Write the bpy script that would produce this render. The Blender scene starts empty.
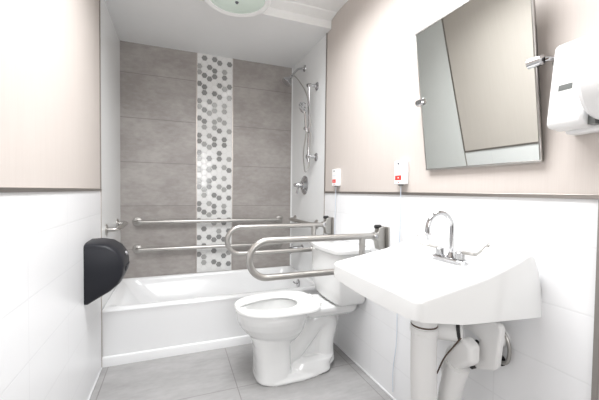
import bpy, bmesh, math, random
from mathutils import Vector, Matrix
PI = math.pi
C = bpy.context.scene.collection
S = bpy.context.scene

# ---------------------------------------------------------------- camera
F_PX, YAW, PITCH, ROLL, CAM_H = 320.92, .3719, .0277, .0120, 1.1172
fw = Vector((math.sin(YAW)*math.cos(PITCH), math.cos(YAW)*math.cos(PITCH), -math.sin(PITCH)))
rt = Vector((math.cos(YAW), -math.sin(YAW), 0)); up = rt.cross(fw)
rt2 = math.cos(ROLL)*rt + math.sin(ROLL)*up; up2 = -math.sin(ROLL)*rt + math.cos(ROLL)*up
cd = bpy.data.cameras.new('camera'); cam = bpy.data.objects.new('camera', cd); C.objects.link(cam)
cd.sensor_fit = 'HORIZONTAL'; cd.sensor_width = 36; cd.lens = F_PX/599*36; cd.clip_start = .02
m = Matrix((rt2, up2, -fw)).transposed().to_4x4(); m.translation = (0, 0, CAM_H)
cam.matrix_world = m
S.camera = cam

# ---------------------------------------------------------------- world, lights, exposure
w = bpy.data.worlds.new('world'); S.world = w; w.use_nodes = True
w.node_tree.nodes['Background'].inputs[0].default_value = (1, .985, .96, 1)
w.node_tree.nodes['Background'].inputs[1].default_value = .15
def area(name, loc, target, sx, sy, power, col=(1, 1, 1), spread=180):
    ld = bpy.data.lights.new(name, 'AREA'); ld.shape = 'RECTANGLE'; ld.size = sx; ld.size_y = sy
    ld.energy = power; ld.color = col; ld.spread = math.radians(spread)
    o = bpy.data.objects.new(name, ld); C.objects.link(o); o.location = loc
    o.rotation_euler = (Vector(target)-Vector(loc)).to_track_quat('-Z', 'Y').to_euler()
    return o
area('ceiling_panel_light', (.38, 1.22, 2.40), (.38, 1.22, 0), .7, 1.28, 20, (.98, .99, 1), 155)
area('doorway_daylight', (.32, -1.35, 1.55), (.35, 2.5, 1.1), .9, .9, 10, (.985, .99, 1))  # added fill from behind the camera, evens out the alcove walls
S.view_settings.view_transform = 'Standard'; S.view_settings.look = 'None'
S.view_settings.gamma = 1; S.view_settings.use_curve_mapping = False
S.view_settings.exposure = 1.12

# ---------------------------------------------------------------- key dimensions
XL, XR, YF, YB = -.422, 1.102, 2.286, 3.053
ZCAP, ZA, ZC = 1.111, 2.345, 2.425
YR = -1.45      # rear wall

# ---------------------------------------------------------------- material helpers
def mat(name, col, rough=.5, metal=0, spec=None, coat=0, emit=None):
    m = bpy.data.materials.new(name); m.use_nodes = True
    b = m.node_tree.nodes['Principled BSDF']
    b.inputs['Base Color'].default_value = (*col, 1); b.inputs['Roughness'].default_value = rough
    b.inputs['Metallic'].default_value = metal
    if spec is not None: b.inputs['Specular IOR Level'].default_value = spec
    if coat: b.inputs['Coat Weight'].default_value = coat; b.inputs['Coat Roughness'].default_value = .05
    return m
def nd(m, t, **k):
    n = m.node_tree.nodes.new(t)
    for a, b in k.items(): setattr(n, a, b)
    return n
def ln(m, a, b): m.node_tree.links.new(a, b)
def mth(m, op, a, b=None, c=None):
    n = nd(m, 'ShaderNodeMath', operation=op)
    for i, v in enumerate((a, b, c)):
        if v is None: continue
        if isinstance(v, (int, float)): n.inputs[i].default_value = v
        else: ln(m, v, n.inputs[i])
    return n.outputs[0]
def bsdf(m): return m.node_tree.nodes['Principled BSDF']
def position(m):
    g = nd(m, 'ShaderNodeNewGeometry'); s = nd(m, 'ShaderNodeSeparateXYZ'); ln(m, g.outputs['Position'], s.inputs[0])
    return g.outputs['Position'], s.outputs
def joint(m, coord, off, step, width):      # 1 on the joint, 0 elsewhere
    f = mth(m, 'PINGPONG', mth(m, 'SUBTRACT', coord, off), step/2)
    n = nd(m, 'ShaderNodeMapRange', interpolation_type='SMOOTHSTEP')
    ln(m, f, n.inputs[0]); n.inputs[1].default_value = width*.35; n.inputs[2].default_value = width*.75
    n.inputs[3].default_value = 1; n.inputs[4].default_value = 0
    return n.outputs[0]
def mix(m, fac, a, b):
    n = nd(m, 'ShaderNodeMix', data_type='RGBA')
    if isinstance(fac, (int, float)): n.inputs[0].default_value = fac
    else: ln(m, fac, n.inputs[0])
    for i, v in ((6, a), (7, b)):
        if isinstance(v, tuple): n.inputs[i].default_value = (*v, 1)
        else: ln(m, v, n.inputs[i])
    return n.outputs[2]
def noise(m, vec, scale, detail=4, rough=.5, stretch=None):
    if stretch:
        mp = nd(m, 'ShaderNodeMapping'); ln(m, vec, mp.inputs[0]); mp.inputs['Scale'].default_value = stretch; vec = mp.outputs[0]
    n = nd(m, 'ShaderNodeTexNoise'); ln(m, vec, n.inputs['Vector']); n.inputs['Scale'].default_value = scale
    n.inputs['Detail'].default_value = detail; n.inputs['Roughness'].default_value = rough
    return n.outputs[0]
def ramp(m, v, lo, hi, a=0., b=1.):
    n = nd(m, 'ShaderNodeMapRange'); ln(m, v, n.inputs[0])
    for i, x in zip((1, 2, 3, 4), (lo, hi, a, b)): n.inputs[i].default_value = x
    return n.outputs[0]
def bump(m, h, dist, strength=1.):
    b = nd(m, 'ShaderNodeBump'); b.inputs['Distance'].default_value = dist; b.inputs['Strength'].default_value = strength
    ln(m, h, b.inputs['Height']); ln(m, b.outputs[0], bsdf(m).inputs['Normal'])

# wallpaper: beige with fine vertical threads
M = {}
def wallpaper():
    m = mat('beige_wallpaper', (.55, .49, .45), .6)
    p, s = position(m)
    n = noise(m, p, 1, 3, .6, (260, 260, 6)); n2 = noise(m, p, 1, 3, .5, (40, 40, 2))
    k = mth(m, 'MULTIPLY_ADD', n, .7, mth(m, 'MULTIPLY', n2, .3))
    c = mix(m, ramp(m, k, .3, .7), (.56, .508, .472), (.59, .54, .505))
    ln(m, c, bsdf(m).inputs['Base Color'])
    bump(m, n, .0006, .4)
    return m
def wall_tile():
    m = mat('white_wall_tile', (.83, .835, .845), .28)
    p, s = position(m)
    j = mth(m, 'MAXIMUM', joint(m, s['Z'], .967, .196, .005), joint(m, s['Y'], 1.223, .397, .005))
    ln(m, mix(m, j, (.83, .835, .845), (.785, .79, .80)), bsdf(m).inputs['Base Color'])
    bump(m, mth(m, 'SUBTRACT', 1, j), .0006, .4)
    return m
def concrete_tile():
    m = mat('grey_concrete_tile', (.3, .28, .27), .38)
    p, s = position(m)
    a = noise(m, p, 3.2, 6, .6, (1, 1, 1.6)); b = noise(m, p, 16, 5, .6, (1, 1, 2)); f = noise(m, p, 1, 4, .6, (12, 12, 60))
    k = mth(m, 'ADD', mth(m, 'MULTIPLY', a, .55), mth(m, 'ADD', mth(m, 'MULTIPLY', b, .33), mth(m, 'MULTIPLY', f, .08)))
    c = mix(m, ramp(m, k, .40, .60), (.305, .281, .266), (.41, .385, .368))
    j = joint(m, s['Z'], 1.720, .373, .004)
    ln(m, mix(m, j, c, (.22, .207, .198)), bsdf(m).inputs['Base Color'])
    bump(m, mth(m, 'SUBTRACT', 1, j), .001, .6)
    return m
def floor_tile():
    m = mat('grey_floor_tile', (.35, .34, .33), .42)
    p, s = position(m)
    a = noise(m, p, 2.6, 6, .62, (1, 2.2, 1)); b = noise(m, p, 18, 5, .6, (1, 2.4, 1))
    k = mth(m, 'ADD', mth(m, 'MULTIPLY', a, .7), mth(m, 'MULTIPLY', b, .3))
    c = mix(m, ramp(m, k, .34, .66), (.31, .303, .301), (.43, .424, .422))
    j = mth(m, 'MAXIMUM', joint(m, s['X'], .335, .72, .0045), joint(m, s['Y'], 1.79, .72, .0045))
    ln(m, mix(m, j, c, (.25, .24, .235)), bsdf(m).inputs['Base Color'])
    bump(m, mth(m, 'SUBTRACT', 1, j), .0015, .6)
    return m
M['paper'] = wallpaper(); M['tile'] = wall_tile(); M['concrete'] = concrete_tile(); M['floor'] = floor_tile()
def soft(name, col, rough, sc=30, amt=.02):
    m = mat(name, col, rough); p, s = position(m); n = noise(m, p, sc, 3)
    c2 = tuple(max(0, x-amt) for x in col)
    ln(m, mix(m, n, col, c2), bsdf(m).inputs['Base Color']); return m
M['panel'] = soft('white_surround_panel', (.83, .84, .84), .25)
M['ceil'] = soft('white_ceiling_paint', (.84, .84, .83), .8)
M['ceil_alcove'] = soft('alcove_ceiling_paint', (.82, .825, .825), .5)
M['plaster'] = soft('white_plaster', (.82, .82, .81), .8)
def brushed(name, col, rough):
    return mat(name, col, rough, 1)
M['steel'] = brushed('brushed_stainless_steel', (.50, .485, .465), .36)
M['steel_dark'] = brushed('brushed_steel_bracket', (.45, .44, .42), .4)
M['chrome'] = mat('polished_chrome', (.52, .52, .53), .07, 1)
M['satin'] = mat('satin_chrome', (.36, .36, .365), .2, 1)
M['pewter'] = brushed('pewter_trim', (.36, .335, .315), .38)
M['trimlight'] = brushed('satin_bead_trim', (.50, .45, .42), .4)
M['ceramic'] = mat('white_vitreous_china', (.83, .835, .83), .12, coat=.3)
M['enamel'] = mat('white_tub_enamel', (.83, .835, .84), .15, coat=.2)
M['seat'] = mat('white_seat_plastic', (.86, .86, .85), .28)
M['white'] = mat('white_plastic', (.87, .87, .87), .3)
M['cover'] = mat('white_vinyl_pipe_cover', (.80, .795, .785), .4)
M['black'] = mat('black_gloss_plastic', (.014, .015, .020), .42, spec=.3)
M['rubber'] = mat('black_rubber', (.02, .02, .02), .5)
M['red'] = mat('red_sticker', (.75, .05, .04), .4)
M['ink'] = mat('dark_print', (.10, .10, .12), .5)
M['blue_ink'] = mat('pale_print', (.62, .74, .78), .5)
M['cord'] = mat('pale_blue_cord', (.55, .62, .72), .5)
M['hexw'] = soft('white_marble_hexagon', (.80, .80, .79), .15, 60, .05)
M['hexg'] = soft('grey_marble_hexagon', (.29, .29, .285), .13, 70, .06)
M['hexl'] = soft('pale_grey_marble_hexagon', (.42, .42, .41), .13, 70, .06)
M['grout'] = mat('pale_grout', (.70, .70, .69), .7)
M['reflection_card'] = soft('brown_reflection_card', (.20, .14, .10), .45)
M['mirror'] = mat('mirror_glass', (.84, .87, .84), .01, 1)
M['lens'] = mat('frosted_glass', (.50, .55, .51), .18)
bsdf(M['lens']).inputs['Emission Color'].default_value = (.80, 1, .84, 1); bsdf(M['lens']).inputs['Emission Strength'].default_value = .08
M['lcd'] = mat('grey_window', (.15, .16, .155), .25)
M['dark'] = mat('dark_gap', (.05, .045, .04), .7)
M['seam_shade'] = soft('seam_and_shadow_brown', (.10, .07, .055), .6)

# ---------------------------------------------------------------- mesh helpers
def link(name, bm, m=None, parent=None, sharp=35, mats=None, bevel=None, seg=2, flat=False):
    bmesh.ops.remove_doubles(bm, verts=bm.verts, dist=1e-6)
    bmesh.ops.recalc_face_normals(bm, faces=bm.faces)
    if not flat:
        for f in bm.faces: f.smooth = True
        for e in bm.edges:
            e.smooth = not (len(e.link_faces) == 2 and e.calc_face_angle(0) > math.radians(sharp))
    me = bpy.data.meshes.new(name); bm.to_mesh(me); bm.free()
    for x in (mats or [m]): me.materials.append(x)
    o = bpy.data.objects.new(name, me); C.objects.link(o)
    if parent: o.parent = parent
    if bevel:
        b = o.modifiers.new('bevel', 'BEVEL'); b.width = bevel; b.segments = seg; b.limit_method = 'ANGLE'; b.angle_limit = math.radians(40)
        b.harden_normals = False
    return o
def thing(name, label, cat, loc=(0, 0, 0), group=None):
    o = bpy.data.objects.new(name, None); C.objects.link(o); o.location = loc; o.empty_display_size = .1
    o['label'] = label; o['category'] = cat
    if group: o['group'] = group
    return o
def tag(o, label, cat, group=None):
    o['label'] = label; o['category'] = cat
    if group: o['group'] = group
    return o
def struct(o): o['kind'] = 'structure'; return o
def rel(o, parent):      # geometry given in world coordinates, thing has its own origin
    o.parent = parent; o.matrix_parent_inverse = Matrix.Translation(-parent.location); return o
def box(bm, x0, x1, y0, y1, z0, z1):
    vs = [bm.verts.new((x, y, z)) for x in (x0, x1) for y in (y0, y1) for z in (z0, z1)]
    for f in ((0, 1, 3, 2), (4, 6, 7, 5), (0, 4, 5, 1), (2, 3, 7, 6), (0, 2, 6, 4), (1, 5, 7, 3)):
        bm.faces.new([vs[i] for i in f])
def loft(bm, rings, cap=(True, True), closed=True):
    R = [[bm.verts.new(p) for p in r] for r in rings]
    for a, b in zip(R[:-1], R[1:]):
        n = len(a)
        for i in range(n if closed else n-1):
            bm.faces.new((a[i], a[(i+1) % n], b[(i+1) % n], b[i]))
    if cap[0]: bm.faces.new(R[0][::-1])
    if cap[1]: bm.faces.new(R[-1])
def smooth_path(pts, rad, n=8):     # polyline with rounded corners
    pts = [Vector(p) for p in pts]; out = [pts[0]]
    for i in range(1, len(pts)-1):
        a, b, c = pts[i-1], pts[i], pts[i+1]
        r = min(rad, (a-b).length*.49, (c-b).length*.49)
        p, q = b+(a-b).normalized()*r, b+(c-b).normalized()*r
        for k in range(n+1):
            t = k/n; out.append(p*(1-t)**2+b*2*t*(1-t)+q*t*t)
    out.append(pts[-1]); return out
def tube(bm, pts, r, n=16, cap=(True, True)):
    pts = [Vector(p) for p in pts]; rs = r if isinstance(r, (list, tuple)) else [r]*len(pts)
    t0 = (pts[1]-pts[0]).normalized()
    u = t0.cross(Vector((0, 0, 1)));
    if u.length < .1: u = t0.cross(Vector((0, 1, 0)))
    u.normalize(); rings = []
    for i, p in enumerate(pts):
        t = ((pts[min(i+1, len(pts)-1)]-pts[i]).normalized()+(pts[i]-pts[max(i-1, 0)]).normalized()).normalized()
        u = (u-t*u.dot(t)).normalized(); v = t.cross(u)
        rings.append([p+(u*math.cos(a)+v*math.sin(a))*rs[i] for a in [2*PI*k/n for k in range(n)]])
    loft(bm, rings, cap)
def lathe(bm, origin, axis, prof, n=32):     # prof: (along, radius)
    o = Vector(origin); ax = Vector(axis).normalized()
    u = ax.cross(Vector((0, 0, 1)))
    if u.length < .1: u = ax.cross(Vector((0, 1, 0)))
    u.normalize(); v = ax.cross(u)
    rings = [[o+ax*h+(u*math.cos(2*PI*k/n)+v*math.sin(2*PI*k/n))*max(r, 1e-4) for k in range(n)] for h, r in prof]
    loft(bm, rings)
def prism(bm, poly, axis, a, b):     # poly in the two other axes
    def P(p, v): return {'x': (v, p[0], p[1]), 'y': (p[0], v, p[1]), 'z': (p[0], p[1], v)}[axis]
    loft(bm, [[P(p, a) for p in poly], [P(p, b) for p in poly]])
def new(): return bmesh.new()
def tb(name, pts, r, m, parent, n=16):
    bm = new(); tube(bm, pts, r, n); return rel(link(name, bm, m), parent)
def bx(name, d, m, parent=None, bevel=None, seg=2):
    bm = new(); box(bm, *d); o = link(name, bm, m, bevel=bevel, seg=seg)
    return rel(o, parent) if parent else o
def lt(name, o, ax, prof, m, parent, n=32):
    bm = new(); lathe(bm, o, ax, prof, n); return rel(link(name, bm, m), parent)

# ================================================================ ROOM SHELL
T = .10
struct(bx('floor', (XL-T, XR+T, YR-T, YB+T, -.1, 0), M['floor']))
struct(bx('ceiling', (XL-T, XR+T, YR-T, 2.21, ZC, ZC+.1), M['ceil']))
struct(bx('wall_left', (XL-T, XL-.003, YR, YB+T, 0, ZC), M['paper']))
struct(bx('wall_right', (XR+.003, XR+T, YR, YB+T, 0, ZC), M['paper']))
struct(bx('wall_back', (XL, XR, YB, YB+T, 0, ZC), M['concrete']))
# rear wall with a doorway behind the camera
bm = new(); box(bm, XL-T, -.30, YR-T, YR, 0, ZC); box(bm, .95, XR+T, YR-T, YR, 0, ZC); box(bm, -.30, .95, YR-T, YR, 2.1, ZC)
struct(link('wall_front', bm, M['paper']))
# white tiled lower walls
struct(bx('reflection_card_1', (XL-.004, XL+.012, -1.25, -.38, .01, 2.08), M['reflection_card']))  # unseen dark panels added on both side walls for the chrome to reflect
struct(bx('reflection_card_2', (XR-.012, XR+.002, -1.25, -.38, .01, 2.08), M['reflection_card']))
struct(bx('trim_1', (XL-.0035, XL, YR, YF-.006, 0, ZCAP-.007), M['tile']))
struct(bx('trim_2', (XR, XR+.0035, .528, YF-.006, 0, ZCAP-.007), M['tile']))
# metal caps on top of the tile
struct(bx('trim_3', (XL-.0035, XL+.007, YR, YF-.002, ZCAP-.007, ZCAP+.007), M['pewter'], bevel=.0015))
struct(bx('trim_4', (XR-.007, XR+.0035, .512, YF-.002, ZCAP-.007, ZCAP+.007), M['pewter'], bevel=.0015))
# upright edge strip ending the tile, and plain wall below paper beyond it
struct(bx('trim_5', (XR-.007, XR+.0035, .514, .528, 0, ZCAP-.007), M['pewter'], bevel=.0015))
struct(bx('trim_6', (XR+.0005, XR+.0035, YR, .514, 0, ZCAP+.007), M['plaster']))
# upright bead trims at the mouth of the tub alcove
for k, (a, b) in enumerate(((XL-.0035, XL+.003), (XR-.003, XR+.0035))):
    struct(bx('trim_%d' % (7+k), (a, b, YF-.006, YF+.002, 0 if k == 0 else 0, ZCAP-.007), M['trimlight']))
    struct(bx('trim_%d' % (9+k), (a, b, YF-.008, YF+.003, ZCAP+.007, ZA), M['pewter']))
# white surround panels on the alcove sides
struct(bx('trim_11', (XL-.0035, XL, YF+.002, YB, 0, ZA), M['panel']))
struct(bx('trim_12', (XR, XR+.0035, YF+.002, YB, 0, ZA), M['panel']))
# alcove ceiling, soffit face, cove moulding
bm = new(); box(bm, XL-.002, XR+.002, 2.21, YB, ZA, ZC)
bm.faces.ensure_lookup_table()
o = link('trim_13', bm, M['ceil_alcove']); struct(o)
o.data.materials.append(M['ceil'])
for f in o.data.polygons:
    if f.normal.y < -.5: f.material_index = 1
bm = new(); prism(bm, [(2.12, ZC), (2.125, ZC-.008), (2.19, ZC-.018), (2.21, ZC-.022), (2.21, ZC)], 'x', XL, XR); struct(link('trim_14', bm, M['ceil'], bevel=.001))
# caulk line at foot of walls
struct(bx('baseboard_left', (XL-.001, XL+.006, YR, YF-.02, 0, .012), M['tile'], bevel=.003))
struct(bx('baseboard_right', (XR-.006, XR+.001, .53, YF-.02, 0, .012), M['tile'], bevel=.003))
# edge profiles either side of the mosaic
struct(bx('trim_15', (.183, .190, YB-.004, YB, .362, ZA), M['trimlight']))
struct(bx('trim_16', (.505, .512, YB-.004, YB, .362, ZA), M['trimlight']))
struct(bx('trim_17', (XR-.010, XR, YB-.006, YB, .362, ZA), M['panel']))
# hexagon mosaic band
P_, CW, X0, Z0 = .0516, .044686, .208, .012
dark = {0: [7,10,13,16,18,19,22,23,25,27,28,30,31,34,-36,37,40,42,43], 1: [8,9,11,14,17,20,21,29,-32,33,35,38,39,41,44,45],
 2: [7,13,17,19,22,23,25,27,29,31,-35,37,41,43], 3: [6,8,10,12,15,17,18,20,23,25,29,30,-32,-33,35,-36,38,41,42,44],
 4: [8,13,14,16,20,22,27,28,32,34,38,40,44], 5: [6,9,12,15,17,18,21,23,25,29,30,-33,-35,36,39,41,42,45], 6: [8,10,14,16,20,22,25,27,-32,-38,40,44]}
random.seed(4)
bm = new(); box(bm, .190, .505, YB-.0025, YB, .362, ZA)
for f in bm.faces: f.material_index = 3
for i in range(-1, 8):
    for j in range(5, 46):
        cx, cz = X0+i*CW, Z0+(j+.5*(i % 2))*P_
        if cz < .375 or cz > ZA-.01: continue
        k = (1 if random.random() < .72 else 2) if j in dark.get(i, []) else (2 if -j in dark.get(i, []) else 0)
        R = P_/math.sqrt(3)-.0042
        pts = []
        for a in range(6):
            x = cx+R*math.cos(a*PI/3); z = cz+R*math.sin(a*PI/3)
            pts.append((min(max(x, .1905), .5045), min(z, ZA)))
        if max(p[0] for p in pts)-min(p[0] for p in pts) < .004: continue
        n0 = len(bm.faces)
        lo = [bm.verts.new((x, YB-.002, z)) for x, z in pts]; hi = [bm.verts.new((x, YB-.0045, z)) for x, z in pts]
        fs = [bm.faces.new(hi)]
        for a in range(6):
            try: fs.append(bm.faces.new((lo[a], lo[(a+1) % 6], hi[(a+1) % 6], hi[a])))
            except ValueError: pass
        for f in fs: f.material_index = k
struct(link('trim_18', bm, mats=[M['hexw'], M['hexg'], M['hexl'], M['grout']], flat=True))

# ================================================================ BATHTUB
def rrect(x0, x1, y0, y1, r, z, n=6):
    out = []
    for cx, cy, a0 in ((x1-r, y1-r, 0), (x0+r, y1-r, PI/2), (x0+r, y0+r, PI), (x1-r, y0+r, 1.5*PI)):
        for k in range(n+1):
            a = a0+k*PI/2/n; out.append((cx+r*math.cos(a), cy+r*math.sin(a), z))
    return out
tub = thing('bathtub', 'white enamel alcove bathtub with a plain front apron', 'bathtub', (.34, 2.66, 0))
bm = new(); X0t, X1t, Y0t, Y1t = XL+.001, XR-.001, YF+.004, YB-.006
ins = lambda a, z, r=.004, dy=0: rrect(X0t+a[0], X1t-a[1], Y0t+a[2], Y1t-a[3], r, z)
rings = [rrect(X0t, X1t, Y0t-.008, Y1t, .004, 0), rrect(X0t, X1t, Y0t-.008, Y1t, .004, .050), rrect(X0t, X1t, Y0t-.005, Y1t, .004, .057),
         rrect(X0t, X1t, Y0t+.004, Y1t, .004, .062), rrect(X0t, X1t, Y0t+.006, Y1t, .004, .30), rrect(X0t, X1t, Y0t+.004, Y1t, .004, .325),
         rrect(X0t, X1t, Y0t, Y1t, .004, .345), rrect(X0t, X1t, Y0t+.004, Y1t, .004, .356), rrect(X0t+.004, X1t-.004, Y0t+.014, Y1t-.004, .008, .361),
         rrect(X0t+.015, X1t-.02, Y0t+.045, Y1t-.018, .03, .362), rrect(X0t+.03, X1t-.035, Y0t+.058, Y1t-.028, .06, .356),
         rrect(X0t+.055, X1t-.045, Y0t+.068, Y1t-.036, .09, .338), rrect(X0t+.10, X1t-.055, Y0t+.080, Y1t-.048, .12, .28),
         rrect(X0t+.20, X1t-.085, Y0t+.105, Y1t-.075, .13, .15), rrect(X0t+.28, X1t-.11, Y0t+.14, Y1t-.11, .14, .085),
         rrect(X0t+.36, X1t-.18, Y0t+.20, Y1t-.17, .13, .062)]
loft(bm, rings); rel(link('basin', bm, M['enamel'], sharp=30), tub)
# overflow plate with trip lever on the drain end inside the tub
lt('overflow_plate', (XR-.058, 2.68, .285), (-1, 0, .05), [(0, .036), (.006, .036), (.010, .030), (.011, .002)], M['chrome'], tub)
tb('trip_lever', [(XR-.066, 2.68, .285), (XR-.095, 2.68, .290), (XR-.105, 2.68, .303)], [.005, .005, .007], M['chrome'], tub, 8)
lt('drain', (.86, 2.66, .0615), (0, 0, 1), [(0, .035), (.003, .034), (.004, .02)], M['chrome'], tub)

# ================================================================ TOILET
TY = 1.853
toilet = thing('toilet', 'white two-piece floor-standing toilet with open-front seat beside the tub', 'toilet', (.66, TY, 0))
def egg(cx, fx, bx_, hw, z, n=40, p=2.0, cy=TY):
    # front radius fx toward -x, back radius bx_ toward +x
    out = []
    for k in range(n):
        a = 2*PI*k/n; c, s = math.cos(a), math.sin(a)
        q = 2/p
        x = (bx_ if c > 0 else fx)*(abs(c)**q)*(1 if c > 0 else -1); y = hw*(abs(s)**q)*(1 if s > 0 else -1)
        out.append((cx+x, cy+y, z))
    return out
bm = new()
# bowl with inner cavity
loft(bm, [egg(.60, .12, .11, .08, .215), egg(.587, .155, .145, .115, .245), egg(.582, .190, .170, .147, .283), egg(.576, .220, .188, .172, .328), egg(.575, .235, .20, .185, .365),
          egg(.575, .240, .20, .192, .395), egg(.575, .235, .19, .187, .420), egg(.575, .21, .175, .168, .421), egg(.575, .195, .15, .12, .417),
          egg(.575, .192, .15, .120, .37), egg(.585, .16, .13, .110, .27), egg(.60, .11, .09, .07, .20), egg(.61, .06, .05, .04, .16)])
# front column and foot
loft(bm, [egg(.60, .155, .315, .138, 0, p=2.6), egg(.60, .155, .315, .138, .014, p=2.6), egg(.60, .151, .31, .134, .020, p=2.6), egg(.60, .146, .29, .128, .026, p=2.6), egg(.60, .155, .15, .118, .05, p=2.8)], (True, True))
loft(bm, [egg(.563, .118, .095, .131, .01, p=3.4), egg(.563, .115, .093, .127, .04, p=3.4), egg(.563, .116, .090, .120, .12, p=3.4), egg(.560, .122, .092, .118, .20, p=3.2), egg(.56, .14, .10, .120, .25, p=2.6), egg(.575, .13, .10, .10, .30)])
# rear foot block rising to the back
loft(bm, [egg(.78, .15, .148, .120, .01, p=3.2), egg(.78, .15, .145, .112, .05, p=3.2), egg(.80, .14, .155, .100, .085, p=3), egg(.80, .10, .12, .07, .10, p=2.4)])
# deck under the tank
loft(bm, [rrect(.76, 1.075, TY-.09, TY+.09, .04, .345), rrect(.74, 1.085, TY-.115, TY+.115, .05, .365), rrect(.735, 1.09, TY-.13, TY+.13, .05, .39), rrect(.735, 1.09, TY-.13, TY+.13, .05, .412), rrect(.745, 1.08, TY-.125, TY+.125, .05, .418)])
# trapway: rises behind the bowl, turns over and falls to the floor
tr = smooth_path([(.60, TY, .08), (.68, TY, .13), (.85, TY, .325), (.925, TY, .30), (.885, TY, .15), (.90, TY, .03)], .07, 10)
tube(bm, tr, .074, 20)
prism(bm, [(.60, .01), (.935, .01), (.925, .08), (.912, .13), (.925, .185), (.965, .24), (.992, .30), (.985, .35), (.985, .39), (.76, .39), (.74, .30), (.60, .20)], 'y', TY-.038, TY+.038)
o = rel(link('bowl', bm, M['ceramic'], sharp=180), toilet)
rm = o.modifiers.new('fuse', 'REMESH'); rm.mode = 'VOXEL'; rm.voxel_size = .005; rm.use_smooth_shade = True
sm = o.modifiers.new('soften', 'SMOOTH'); sm.iterations = 2; sm.factor = .6
# open-front seat
def seat_mesh():
    bm = new(); rings = []
    n = 64; gap = .075
    for k in range(n+1):
        a = PI+gap+(2*PI-2*gap)*k/n; c, s_ = math.cos(a), math.sin(a)
        q = .88 if c < 0 else .52
        ox, oy = (.262 if c < 0 else .238)*abs(c)**q*(1 if c > 0 else -1), .198*abs(s_)**q*(1 if s_ > 0 else -1)
        qi = 1.0 if c > 0 else 1.0
        ix, iy = (.245 if c < 0 else .118)*c*abs(c)**(0 if c > 0 else .15), .106*(1 if s_ > 0 else -1)*abs(s_)**(1 if c > 0 else 1.35)
        ix = max(ix, -.236)
        cx = .591; sec = []
        for t, z in ((0, .4235), (0, .434), (.04, .440), (.14, .444), (.55, .444), (.85, .441), (.97, .437), (1, .430), (.97, .4235)):
            sec.append((cx+ox+(ix-ox)*t, TY+oy+(iy-oy)*t, z))
        rings.append(sec)
    loft(bm, rings, (True, True)); return bm
rel(link('seat', seat_mesh(), M['seat'], sharp=60), toilet)
for s in (-1, 1):
    bm = new(); lathe(bm, (.835, TY+s*.07-.022, .430), (0, 1, 0), [(0, .006), (.002, .008), (.042, .008), (.044, .006)], 16)
    rel(link('hinge', bm, M['seat']), toilet)
# tank
def tank_ring(x0, x1, hw, z, bow, yc=TY, n=12, r=.03):
    out = []
    for k in range(n+1):       # front face from far to near, bowed outward
        t = k/n*2-1
        out.append((x0-bow*(1-t*t)+bow*0, yc-(-t)*hw*-1*-1 if False else yc-t*hw*1.0, z))
    # soften the two front corners
    out[0] = (out[0][0]+r*.5, out[0][1], z); out[-1] = (out[-1][0]+r*.5, out[-1][1], z)
    out.insert(1, (x0+r*.08, yc+hw-r*.22, z)); out.insert(-1, (x0+r*.08, yc-hw+r*.22, z))
    out += [(x1, yc-hw, z), (x1, yc+hw, z)]
    return out
bm = new()
loft(bm, [tank_ring(.945, 1.06, .150, .418, .012), tank_ring(.925, 1.085, .172, .428, .016), tank_ring(.915, 1.09, .186, .45, .02), tank_ring(.905, 1.09, .196, .52, .022), tank_ring(.899, 1.09, .205, .62, .024), tank_ring(.895, 1.09, .212, .744, .025)])
rel(link('tank', bm, M['ceramic'], sharp=50, bevel=.006), toilet)
bm = new()
loft(bm, [tank_ring(.890, 1.093, .216, .745, .026), tank_ring(.882, 1.095, .222, .748, .027), tank_ring(.880, 1.096, .224, .772, .027), tank_ring(.886, 1.094, .218, .779, .026)])
rel(link('tank_lid', bm, M['ceramic'], sharp=50, bevel=.003), toilet)

# ================================================================ FOLD-UP SUPPORT RAILS
def support_rail(y, label):
    t = thing('folding_support_rail', label, 'grab rail', (XR, y, .87), 'fold-up rails either side of the toilet')
    zt, zb, r = (.875, .694, .0165) if y < 2 else (.870, .690, .0165)
    xe = (.316 if y < 2 else .311)+r
    pts = [(1.035, y, zt)]
    R = (zt-zb)/2; cx = xe+R
    for k in range(0, 21):
        a = PI/2+PI*k/20; pts.append((cx+R*math.cos(a), y, (zt+zb)/2+R*math.sin(a)))
    pts += [(.93, y, zb)]
    pts = pts[:-1]+smooth_path([pts[-2], (.955, y, zb), (.955, y, zt-.004)], .035, 8)[1:]
    tb('rail', pts, r, M['steel'], t, 20)
    # wall plate, post and hinge
    bx('wall_plate', (XR-.008, XR, y-.045, y+.045, .785, .925), M['steel_dark'], t, .003)
    bm = new(); prism(bm, [(1.094, .80), (1.094, .920), (1.080, .926), (1.052, .918), (1.046, .895), (1.024, .890), (1.018, .862), (1.040, .845), (1.052, .80)], 'y', y-.020, y+.020)
    rel(link('hinge_bracket', bm, M['steel_dark'], bevel=.003), t)
    for s in (-1, 1):
        lt('pivot_pin', (1.030, y+s*.020, .874), (0, s, 0), [(0, .011), (.006, .011), (.008, .007)], M['chrome'], t, 16)
    bm = new(); lathe(bm, (1.034, y, .925), (1, 0, 0), [(0, .007), (.004, .011), (.034, .011), (.040, .008)], 16)
    rel(link('bumper', bm, M['rubber']), t)
support_rail(1.50, 'brushed steel fold-up support rail nearer the sink, in front of the toilet tank')
support_rail(2.155, 'brushed steel fold-up support rail on the tub side of the toilet, smaller in view')

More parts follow.
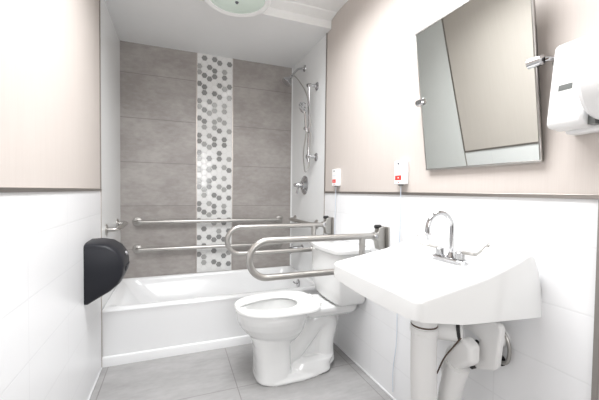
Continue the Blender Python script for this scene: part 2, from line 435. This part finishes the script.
# ================================================================ WALL GRAB BARS
def grab_bar(name, label, a, b, wall, off, r=.016, group=None):
    """a, b: ends on the wall; wall: outward unit normal"""
    a, b, n = Vector(a), Vector(b), Vector(wall); mid = (a+b)/2
    t = thing(name, label, 'grab bar', mid, group)
    tb('bar', smooth_path([a+n*.004, a+n*off, b+n*off, b+n*.004], .045, 10), r, M['steel'], t, 18)
    for p in (a, b):
        lt('flange', p, n, [(.0, .038), (.004, .038), (.009, .034), (.011, .020), (.012, .017)], M['steel'], t, 28)
gg = 'long grab bars on the grey tiled back wall'
grab_bar('grab_bar', 'upper of two long horizontal steel grab bars on the grey back wall', (-.293, YB, .840), (.975, YB, .836), (0, -1, 0), .055, group=gg)
grab_bar('grab_bar', 'lower of two long horizontal steel grab bars, just above the tub rim', (-.293, YB, .605), (.975, YB, .600), (0, -1, 0), .055, group=gg)
grab_bar('grab_bar', 'short steel grab bar on the white alcove wall behind the black dispenser', (XL, 2.44, .845), (XL, 2.88, .845), (1, 0, 0), .065)
grab_bar('grab_bar', 'short steel grab bar on the white alcove wall below the shower valve', (XR, 2.42, .845), (XR, 2.93, .845), (-1, 0, 0), .055)

# ================================================================ SHOWER
sh = thing('wall_shower', 'small chrome shower head angled down from a short arm near the alcove ceiling', 'shower head', (XR, 2.735, 2.23))
lt('flange', (XR, 2.735, 2.232), (-1, 0, 0), [(0, .030), (.004, .029), (.010, .014)], M['chrome'], sh, 24)
tb('arm', smooth_path([(XR, 2.735, 2.232), (1.04, 2.735, 2.222), (.985, 2.735, 2.155)], .05, 8), .009, M['chrome'], sh, 12)
hd = (Vector((.930, 2.735, 2.085))-Vector((.985, 2.735, 2.155))).normalized()
lt('diverter', Vector((.992, 2.735, 2.163)), hd, [(0, .010), (.004, .014), (.022, .014), (.026, .009)], M['chrome'], sh, 16)
lt('spray_head', Vector((.975, 2.735, 2.143)), hd, [(0, .012), (.012, .018), (.026, .018), (.060, .044), (.080, .046), (.083, .038), (.084, .001)], M['chrome'], sh, 28)
sb = thing('shower_slide_bar', 'vertical chrome slide bar carrying a hand shower on the alcove side wall', 'shower bar', (XR, 2.45, 1.7))
tb('bar', [(1.030, 2.45, 1.36), (1.030, 2.45, 2.00)], .0105, M['chrome'], sb)
for z in (1.986, 1.402):
    lt('wall_mount', (XR, 2.45, z), (-1, 0, 0), [(0, .034), (.004, .034), (.010, .028), (.014, .013), (.058, .012), (.060, .018), (.088, .018), (.092, .012)], M['chrome'], sb, 24)
lt('slider', (1.030, 2.45, 1.600), (0, 0, 1), [(0, .014), (.003, .022), (.045, .022), (.048, .014)], M['chrome'], sb, 20)
lt('slider_knob', (1.030, 2.45, 1.622), (-1, 0, .3), [(.01, .012), (.04, .014), (.044, .010)], M['chrome'], sb, 16)
hs = thing('hand_shower', 'chrome hand shower clipped to the slide bar with its hose hanging', 'hand shower', (1.0, 2.435, 1.63))
hp = [Vector((1.006, 2.432, 1.600)), Vector((.997, 2.432, 1.66)), Vector((.990, 2.432, 1.74)), Vector((.975, 2.432, 1.80))]
tb('handle', smooth_path(hp, .05, 5), .0115, M['chrome'], hs, 14)
lt('spray_face', Vector((.988, 2.432, 1.803)), (-.75, -.15, -.45), [(0, .020), (.008, .042), (.022, .048), (.028, .046), (.030, .002)], M['chrome'], hs, 28)
tb('hose', smooth_path([(1.000, 2.428, 1.60), (.996, 2.49, 1.42), (1.035, 2.535, 1.27), (1.070, 2.53, 1.32), (1.072, 2.505, 1.7), (1.055, 2.55, 1.95), (1.01, 2.66, 2.10), (.985, 2.715, 2.150)], .12, 8), .0055, M['steel_dark'], hs, 10)
sv = thing('shower_valve', 'round chrome shower valve with a lever handle on the alcove side wall', 'shower valve', (XR, 2.70, 1.175))
lt('escutcheon', (XR, 2.70, 1.172), (-1, 0, 0), [(0, .086), (.003, .086), (.010, .078), (.018, .05), (.030, .040), (.032, .03)], M['chrome'], sv, 40)
lt('handle_hub', (XR-.03, 2.70, 1.172), (-1, 0, 0), [(0, .024), (.035, .022), (.042, .017), (.070, .014), (.074, .010)], M['chrome'], sv, 24)
tb('lever', [(XR-.060, 2.70, 1.172), (XR-.066, 2.705, 1.13), (XR-.070, 2.71, 1.095)], [.009, .008, .010], M['chrome'], sv, 12)
ts = thing('tub_spout', 'chrome bathtub spout behind the fold-up rails', 'spout', (XR, 2.74, .585))
tb('spout_body', smooth_path([(XR-.002, 2.74, .590), (XR-.115, 2.74, .585), (XR-.140, 2.74, .555)], .04, 8), .026, M['chrome'], ts, 20)
lt('flange', (XR, 2.74, .590), (-1, 0, 0), [(0, .036), (.006, .035), (.010, .027)], M['chrome'], ts, 24)
lt('diverter_knob', (XR-.10, 2.74, .608), (0, 0, 1), [(0, .005), (.015, .005), (.016, .009), (.026, .008)], M['chrome'], ts, 12)

# ================================================================ BLACK DISPENSER ON LEFT WALL
dp = thing('toilet_paper_dispenser', 'glossy black rounded dispenser mounted on the white tiled left wall', 'dispenser', (XL, 1.99, .69))
prof = [(0, .836), (.045, .838), (.100, .828), (.140, .800), (.166, .762), (.176, .715), (.172, .668), (.150, .620), (.108, .583), (.055, .553), (.012, .527), (0, .527)]
def dring(y, s, c=(.05, .69)):
    return [(XL+.0005+max(0, (c[0]+(x-c[0])*s) if x > .001 else 0), y, c[1]+(z-c[1])*s) for x, z in prof]
bm = new(); loft(bm, [dring(1.872, .90), dring(1.876, .955), dring(1.888, .99), dring(1.91, 1.02), dring(1.95, 1.035), dring(2.06, 1.035), dring(2.10, 1.0), dring(2.106, .96)])
rel(link('cover', bm, M['black'], sharp=50), dp)
lt('lock', (XL+.176, 1.965, .77), (1, 0, .35), [(0, .011), (.010, .011), (.012, .008)], M['chrome'], dp, 16)
bm = new(); prism(bm, [(XL+.150, .640), (XL+.180, .680), (XL+.186, .705), (XL+.160, .70)], 'y', 1.93, 2.05)
rel(link('paper_slot_lip', bm, M['black'], bevel=.003), dp)

# ================================================================ CALL BOXES
def call_box(y0, y1, z0, z1, label, cord_to, clabel):
    t = thing('emergency_call_box', label, 'call box', (XR, (y0+y1)/2, (z0+z1)/2), 'nurse call boxes above the tile cap')
    xf = XR-.030; h = z1-z0; wd = y1-y0
    bx('housing', (xf, XR+.0035, y0, y1, z0, z1), M['white'], t, .004)
    bx('red_label', (xf-.0008, xf, y0+wd*.22, y1-wd*.12, z0+h*.18, z0+h*.38), M['red'], t)
    bx('label_mark', (xf-.0014, xf-.0007, y0+wd*.48, y1-wd*.42, z0+h*.25, z0+h*.31), M['white'], t)
    bx('printed_icon', (xf-.0008, xf, y0+wd*.48, y1-wd*.36, z0+h*.84, z0+h*.92), M['ink'], t)
    bx('red_arrow', (xf-.0008, xf, y0+wd*.46, y1-wd*.44, z0+h*.06, z0+h*.11), M['red'], t)
    bx('printed_text', (xf-.0008, xf, y0+wd*.2, y1-wd*.2, z0+h*.60, z0+h*.62), M['blue_ink'], t)
    bx('cord_outlet', (XR-.022, XR-.008, (y0+y1)/2-.012, (y0+y1)/2+.012, z0-.006, z0+.002), M['lcd'], t)
    bm = new(); tube(bm, smooth_path(cord_to, .08, 6), .0018, 8)
    o = rel(link('pull_cord', bm, M['cord']), t)
    return t
call_box(1.316, 1.389, 1.158, 1.279, 'white emergency call box with red sticker nearer the mirror', [(XR-.015, 1.352, 1.156), (XR-.014, 1.354, .87), (XR-.012, 1.366, .489), (XR-.012, 1.362, .33), (XR-.012, 1.392, .17), (XR-.012, 1.386, .05)], '')
call_box(2.027, 2.103, 1.158, 1.279, 'white emergency call box with red sticker beside the tub alcove', [(XR-.015, 2.065, 1.156), (XR-.010, 2.088, .8), (XR-.007, 2.10, .5), (XR-.007, 2.12, .12)], '')

# ================================================================ MIRROR
mb = Vector((XR-.016, 0, 1.219)); mt = Vector((XR-.097, 0, 1.828)); y0, y1 = .674, 1.176
mr = thing('tilting_mirror', 'rectangular wall mirror tilted forward over the sink', 'mirror', (XR-.07, .909, 1.51))
ud = (mt-mb).normalized(); nn = Vector((-ud.z, 0, ud.x)); H_ = (mt-mb).length
def mpt(u, v, d): return mb+ud*u+nn*d+Vector((0, v, 0))
def mslab(name, u0, u1, v0, v1, d0, d1, m, bevel=None):
    bm = new(); loft(bm, [[mpt(u, v, d) for u, v in ((u0, v0), (u1, v0), (u1, v1), (u0, v1))] for d in (d0, d1)])
    return rel(link(name, bm, m, bevel=bevel), mr)
mslab('backing', .004, H_-.004, y0+.004, y1-.004, -.012, -.003, M['steel_dark'])
mslab('glass', .006, H_-.006, y0+.006, y1-.006, -.003, -.0005, M['mirror'])
bm = new()
for u0, u1, v0, v1 in ((0, .007, y0, y1), (H_-.007, H_, y0, y1), (.007, H_-.007, y0, y0+.0045), (.007, H_-.007, y1-.0045, y1)):
    loft(bm, [[mpt(u, v, d) for u, v in ((u0, v0), (u1, v0), (u1, v1), (u0, v1))] for d in (-.012, .0005)])
rel(link('frame', bm, M['steel'], bevel=.0015), mr)
pc = mpt(H_*.505, 0, -.006)
for s, yy in ((-1, y0), (1, y1)):
    lt('pivot_clamp', (pc.x-.004, yy-s*.012, pc.z), (0, s, 0), [(-.012, .013), (-.010, .016), (.030, .016), (.032, .012)], M['chrome'], mr, 20)
    tb('bracket_arm', smooth_path([(pc.x, yy+s*.022, pc.z), (pc.x+.01, yy+s*.034, pc.z), (XR+.002, yy+s*.034, pc.z)], .02, 5), .0085, M['chrome'], mr, 12)
    lt('wall_flange', (XR+.003, yy+s*.034, pc.z), (-1, 0, 0), [(0, .021), (.006, .020), (.010, .012)], M['steel_dark'], mr, 24)

# ================================================================ WALL DISPENSER AT RIGHT EDGE
wd = thing('wall_dispenser', 'bright white wall dispenser with small grey window, right of the mirror', 'dispenser', (XR, .53, 1.40))
bx('back_plate', (1.062, XR+.0035, .36, .600, 1.290, 1.56), M['white'], wd, .01, 3)
def fr(x, y0, y1, z, r=.012): return None
bm = new()
# sloping front cover: top recedes to the wall
prof = [(1.062, 1.545), (1.045, 1.552), (1.030, 1.540), (1.004, 1.335), (1.002, 1.318), (1.010, 1.305), (1.062, 1.300)]
prism(bm, prof, 'y', .526, .614); rel(link('front_cover', bm, M['white'], bevel=.007, sharp=40), wd)
def slope(z): return 1.030+(1.004-1.030)*(1.540-z)/(1.540-1.335)
def onface(name, ya, yb_, za, zb, m, d=.0012):
    bm = new(); loft(bm, [[(slope(z)-dd, y, z) for y, z in ((ya, za), (yb_, za), (yb_, zb), (ya, zb))] for dd in (-.0005, d)])
    rel(link(name, bm, m), wd)
onface('window', .556, .590, 1.408, 1.424, M['lcd'])
onface('printed_text', .545, .592, 1.368, 1.372, M['blue_ink'], .0008)
bm = new(); lathe(bm, (1.045, .36, 1.415), (0, 1, 0), [(0, .085), (.012, .105), (.140, .105), (.152, .098)], 36)
rel(link('side_drum', bm, M['white'], sharp=30), wd)
bx('seam', (1.030, 1.075, .510, .526, 1.305, 1.50), M['lcd'], wd)
tb('nozzle', [(1.03, .475, 1.315), (1.015, .475, 1.285), (1.008, .470, 1.268)], [.016, .012, .008], M['white'], wd, 14)

# ================================================================ SINK
SX0, SX1, SY0, SY1 = .603, XR, .669, 1.168
SYC = (SY0+SY1)/2
snk = thing('wall_sink', 'large white wall-hung sink with sloping top below the mirror', 'sink', (XR, SYC, .8))
def interp(x, tab):
    if x <= tab[0][0]: return tab[0][1]
    for (a, b), (c, d) in zip(tab[:-1], tab[1:]):
        if x <= c: 
            t = (x-a)/(c-a); return b+(d-b)*t
    return tab[-1][1]
def sm3(t): t = max(0, min(1, t)); return t*t*(3-2*t)
rim_t = [(.603, .829), (.73, .850), (.86, .873), (.93, .892), (1.0, .914), (1.035, .927), (1.050, .929), (1.064, .918), (1.078, .893), (1.090, .860), (1.097, .825), (1.102, .79)]
bot_t = [(.603, .772), (.77, .742), (1.102, .720)]
def edge_d(x, y): return min(x-SX0, y-SY0, SY1-y)
def ztop(x, y):
    z = interp(x, rim_t); d = edge_d(x, y); r = .012
    dy = min(y-SY0, SY1-y)
    if d < r: z -= r-math.sqrt(max(0, r*r-(r-d)**2))
    # faucet deck and basin are sunk below the rim
    k = sm3((dy-.022)/.05)*sm3((x-SX0-.03)/.05)
    tgt = interp(x, [(.60, .826), (.75, .842), (.90, .850), (.95, .853), (1.026, .8535), (1.040, .88), (1.050, .93)])
    if x < 1.050: z = z+(min(z, tgt)-z)*k
    e = math.sqrt(((x-.775)/.135)**2+((y-SYC)/.195)**2)
    z -= .105*sm3((1.08-e)/.62) if e < 1.08 else 0
    return z
def zbot(x, y):
    dy = min(y-SY0, SY1-y); yy = (y-SYC)/((SY1-SY0)/2)
    z = interp(x, bot_t)
    z -= .012*(1-yy*yy)*(1-sm3((x-SX0)/.15))
    e = math.sqrt(((x-.80)/.15)**2+((y-SYC)/.20)**2)
    z -= .05*sm3((1.0-e)/.5) if e < 1 else 0
    return z
def axis_samples(a, b, n, edge, ea=True, eb=True):
    s = []
    e = [0, .0006, .0018, .0036, .006, .009, .012]
    if ea: s += [a+k for k in e]; a2 = a+.012
    else: a2 = a
    b2 = b-.012 if eb else b
    s += [a2+(b2-a2)*k/n for k in range(1 if ea else 0, n+1)]
    if eb: s += [b-k for k in reversed(e[:-1])]
    return s
xs = axis_samples(SX0, SX1, 64, 0, True, False); ys = axis_samples(SY0, SY1, 60, 0)
bm = new()
def corner(x, y):      # round the two front corners of the plan
    r = .022
    for sgn, yc in ((1, SY0+r), (-1, SY1-r)):
        dx, dy = (SX0+r)-x, (yc-y)*sgn
        if dx > 0 and dy > 0:
            mx = max(dx, dy); L = math.hypot(dx, dy)
            return SX0+r-dx*mx/L, yc-sgn*dy*mx/L
    return x, y
def xoff(x, y):        # front edge bows very slightly
    return x
top = [[bm.verts.new((*corner(x, y), ztop(x, y))) for y in ys] for x in xs]
bot = [[bm.verts.new((*corner(x, y), zbot(x, y))) for y in ys] for x in xs]
nx, ny = len(xs), len(ys)
for i in range(nx-1):
    for j in range(ny-1):
        bm.faces.new((top[i][j], top[i+1][j], top[i+1][j+1], top[i][j+1]))
        bm.faces.new((bot[i][j], bot[i][j+1], bot[i+1][j+1], bot[i+1][j]))
for i in range(nx-1):
    bm.faces.new((top[i][0], bot[i][0], bot[i+1][0], top[i+1][0])); bm.faces.new((top[i][-1], top[i+1][-1], bot[i+1][-1], bot[i][-1]))
for j in range(ny-1):
    bm.faces.new((top[0][j], top[0][j+1], bot[0][j+1], bot[0][j])); bm.faces.new((top[-1][j], bot[-1][j], bot[-1][j+1], top[-1][j+1]))
rel(link('basin', bm, M['ceramic'], sharp=60), snk)
lt('drain', (.775, SYC, ztop(.775, SYC)-.001), (0, 0, 1), [(0, .024), (.003, .024), (.004, .012)], M['chrome'], snk, 24)

# ---- faucet (stands on the sink deck)
FX, FY, FZ = .990, .938, .8535
fc = thing('faucet', 'chrome gooseneck faucet with two wrist-blade handles on the sink deck', 'faucet', (FX, FY, FZ))
bm = new(); loft(bm, [rrect(FX-.030, FX+.030, FY-.080, FY+.080, .029, FZ+z_) if q == 0 else rrect(FX-.025, FX+.025, FY-.075, FY+.075, .0245, FZ+z_) for z_, q in ((-.001, 0), (.012, 0), (.016, 1))])
rel(link('base_plate', bm, M['chrome'], sharp=40), fc)
sp = [(FX+.010, FY, FZ+.014), (FX+.010, FY, FZ+.127)]
R = .060
for k in range(1, 25):
    a = PI*1.12*k/24
    sp.append((FX+.010-R+R*math.cos(a), FY, FZ+.127+R*math.sin(a)))
tb('spout', sp, .0085, M['chrome'], fc, 18)
lt('spout_collar', (FX+.010, FY, FZ+.014), (0, 0, 1), [(0, .017), (.004, .017), (.012, .012), (.020, .0105)], M['chrome'], fc, 24)
e = Vector(sp[-1]); d_ = (Vector(sp[-1])-Vector(sp[-2])).normalized()
lt('aerator', e-d_*.004, d_, [(0, .0105), (.020, .0105), (.021, .008)], M['chrome'], fc, 20)
for s in (-1, 1):
    hy = FY+s*.0485
    h = lt('handle_hub', (FX, hy, FZ+.014), (0, 0, 1), [(0, .020), (.003, .020), (.004, .0165), (.028, .0165), (.031, .014), (.032, .004)], M['satin'], fc, 24)
    # blade lever: thin neck widening to a flat paddle
    bm = new(); rings = []
    for k in range(15):
        t = k/14
        y = hy+s*(.010+.108*t); z = FZ+.044+.006*t+.034*sm3((t-.5)/.5); x = FX-.004*t
        hw = .0055+.0165*sm3((t-.50)/.3)*(1 if t < .9 else math.sqrt(max(0.05, 1-((t-.9)/.1)**2)))
        th = .0035-.0015*t
        rings.append([(x+hw*math.cos(a), y-s*th*.6*math.sin(a), z+th*math.sin(a)+.8*hw*math.cos(a)) for a in [2*PI*q/14 for q in range(14)]])
    loft(bm, rings); rel(link('blade_lever', bm, M['steel'], sharp=60), fc)

# ---- insulated pipes below the sink
dr = thing('drain_pipe', 'white covered drain pipes hanging under the sink', 'drain pipe', (.86, .92, .45))
tb('tailpiece_cover', smooth_path([(.862, .925, .700), (.862, .925, .50), (.868, .925, .33), (.90, .925, .22), (.985, .915, .20)], .07, 8), [.047]*2+[.046]*200 if False else .046, M['cover'], dr, 28)
lt('cover_collar', (.862, .925, .602), (0, 0, 1), [(0, .046), (.003, .050), (.020, .050), (.023, .046)], M['cover'], dr, 28)
bm = new(); lathe(bm, (.862, .925, .628), (0, 0, 1), [(0, .047), (.003, .048), (.006, .047)], 28); rel(link('cover_shadow_ring', bm, M['seam_shade']), dr)  # brown ring paints the shade in the gap above the pipe cover
tb('trap_bend_cover', smooth_path([(.985, .915, .20), (.98, .92, .30), (.98, .90, .40), (.98, .875, .48)], .08, 8), .040, M['cover'], dr, 28)
bm = new(); prism(bm, [(.840, .605), (.800, .585), (.800, .520), (.868, .468), (.890, .345), (.955, .31), (.935, .41), (.942, .445), (.915, .53)], 'x', .955, 1.005)
rel(link('elbow_cover', bm, M['cover'], bevel=.016, seg=4, sharp=50), dr)
tb('overflow_stub', [(.905, .955, .60), (.985, .862, .610)], .038, M['cover'], dr, 24)
lt('stub_band', (.972, .877, .613), (.08, -.093, .015), [(0, .039), (.002, .041), (.010, .041), (.012, .039)], M['rubber'], dr, 24)
tb('seam_edge', smooth_path([(.915, .925, .455), (.925, .925, .425), (.940, .905, .50), (.950, .875, .55), (.953, .842, .60)], .03, 6), .0028, M['seam_shade'], dr, 8)
# right-hand cover over the supply valve
pv = thing('valve_cover', 'white angular cover around the supply valve at the wall under the sink', 'pipe cover', (1.06, .80, .6))
bm = new()
prism(bm, [(.925, .598), (.850, .640), (.775, .676), (.752, .672), (.745, .655), (.752, .590), (.758, .522), (.772, .505), (.832, .478), (.846, .485), (.843, .545), (.825, .590), (.862, .605)], 'x', 1.022, 1.050)
rel(link('shell', bm, M['cover'], bevel=.009, seg=4, sharp=40), pv)
tb('wall_sleeve', [(1.055, .80, .60), (XR, .80, .60)], .032, M['cover'], pv, 20)
for yz in ((.846, .570), (.848, .482)):
    lt('clip', (1.018, yz[0], yz[1]), (-1, 0, 0), [(-.02, .009), (.004, .009), (.006, .006)], M['rubber'], pv, 12)
sl = thing('supply_hose', 'thin braided grey supply hose looping beside the wall under the sink', 'hose', (XR-.02, .73, .56))
tb('hose', smooth_path([(1.085, .80, .640), (1.085, .768, .615), (1.085, .755, .570), (1.085, .765, .520), (1.085, .80, .515)], .03, 8), .0065, M['steel_dark'], sl, 12)
lt('stop_valve', (XR, .80, .515), (-1, 0, 0), [(0, .020), (.004, .020), (.006, .011), (.035, .011), (.037, .006)], M['rubber'], sl, 18)

# ================================================================ CEILING LAMP
cl = thing('ceiling_light', 'round flush ceiling light with white rim and frosted glass dome', 'ceiling light', (.35, 1.975, ZC))
lt('canopy', (.35, 1.975, ZC), (0, 0, -1), [(0, .10), (.10, .11), (.118, .196), (.140, .205), (.152, .205), (.158, .196), (.154, .172), (.150, .168)], M['white'], cl, 48)
lt('glass_dome', (.35, 1.975, ZC-.145), (0, 0, -1), [(0, .171), (.006, .168), (.016, .140), (.024, .09), (.028, .04), (.029, .001)], M['lens'], cl, 48)
lt('finial', (.35, 1.975, ZC-.170), (0, 0, -1), [(0, .010), (.006, .011), (.012, .007), (.016, .001)], M['ink'], cl, 16)
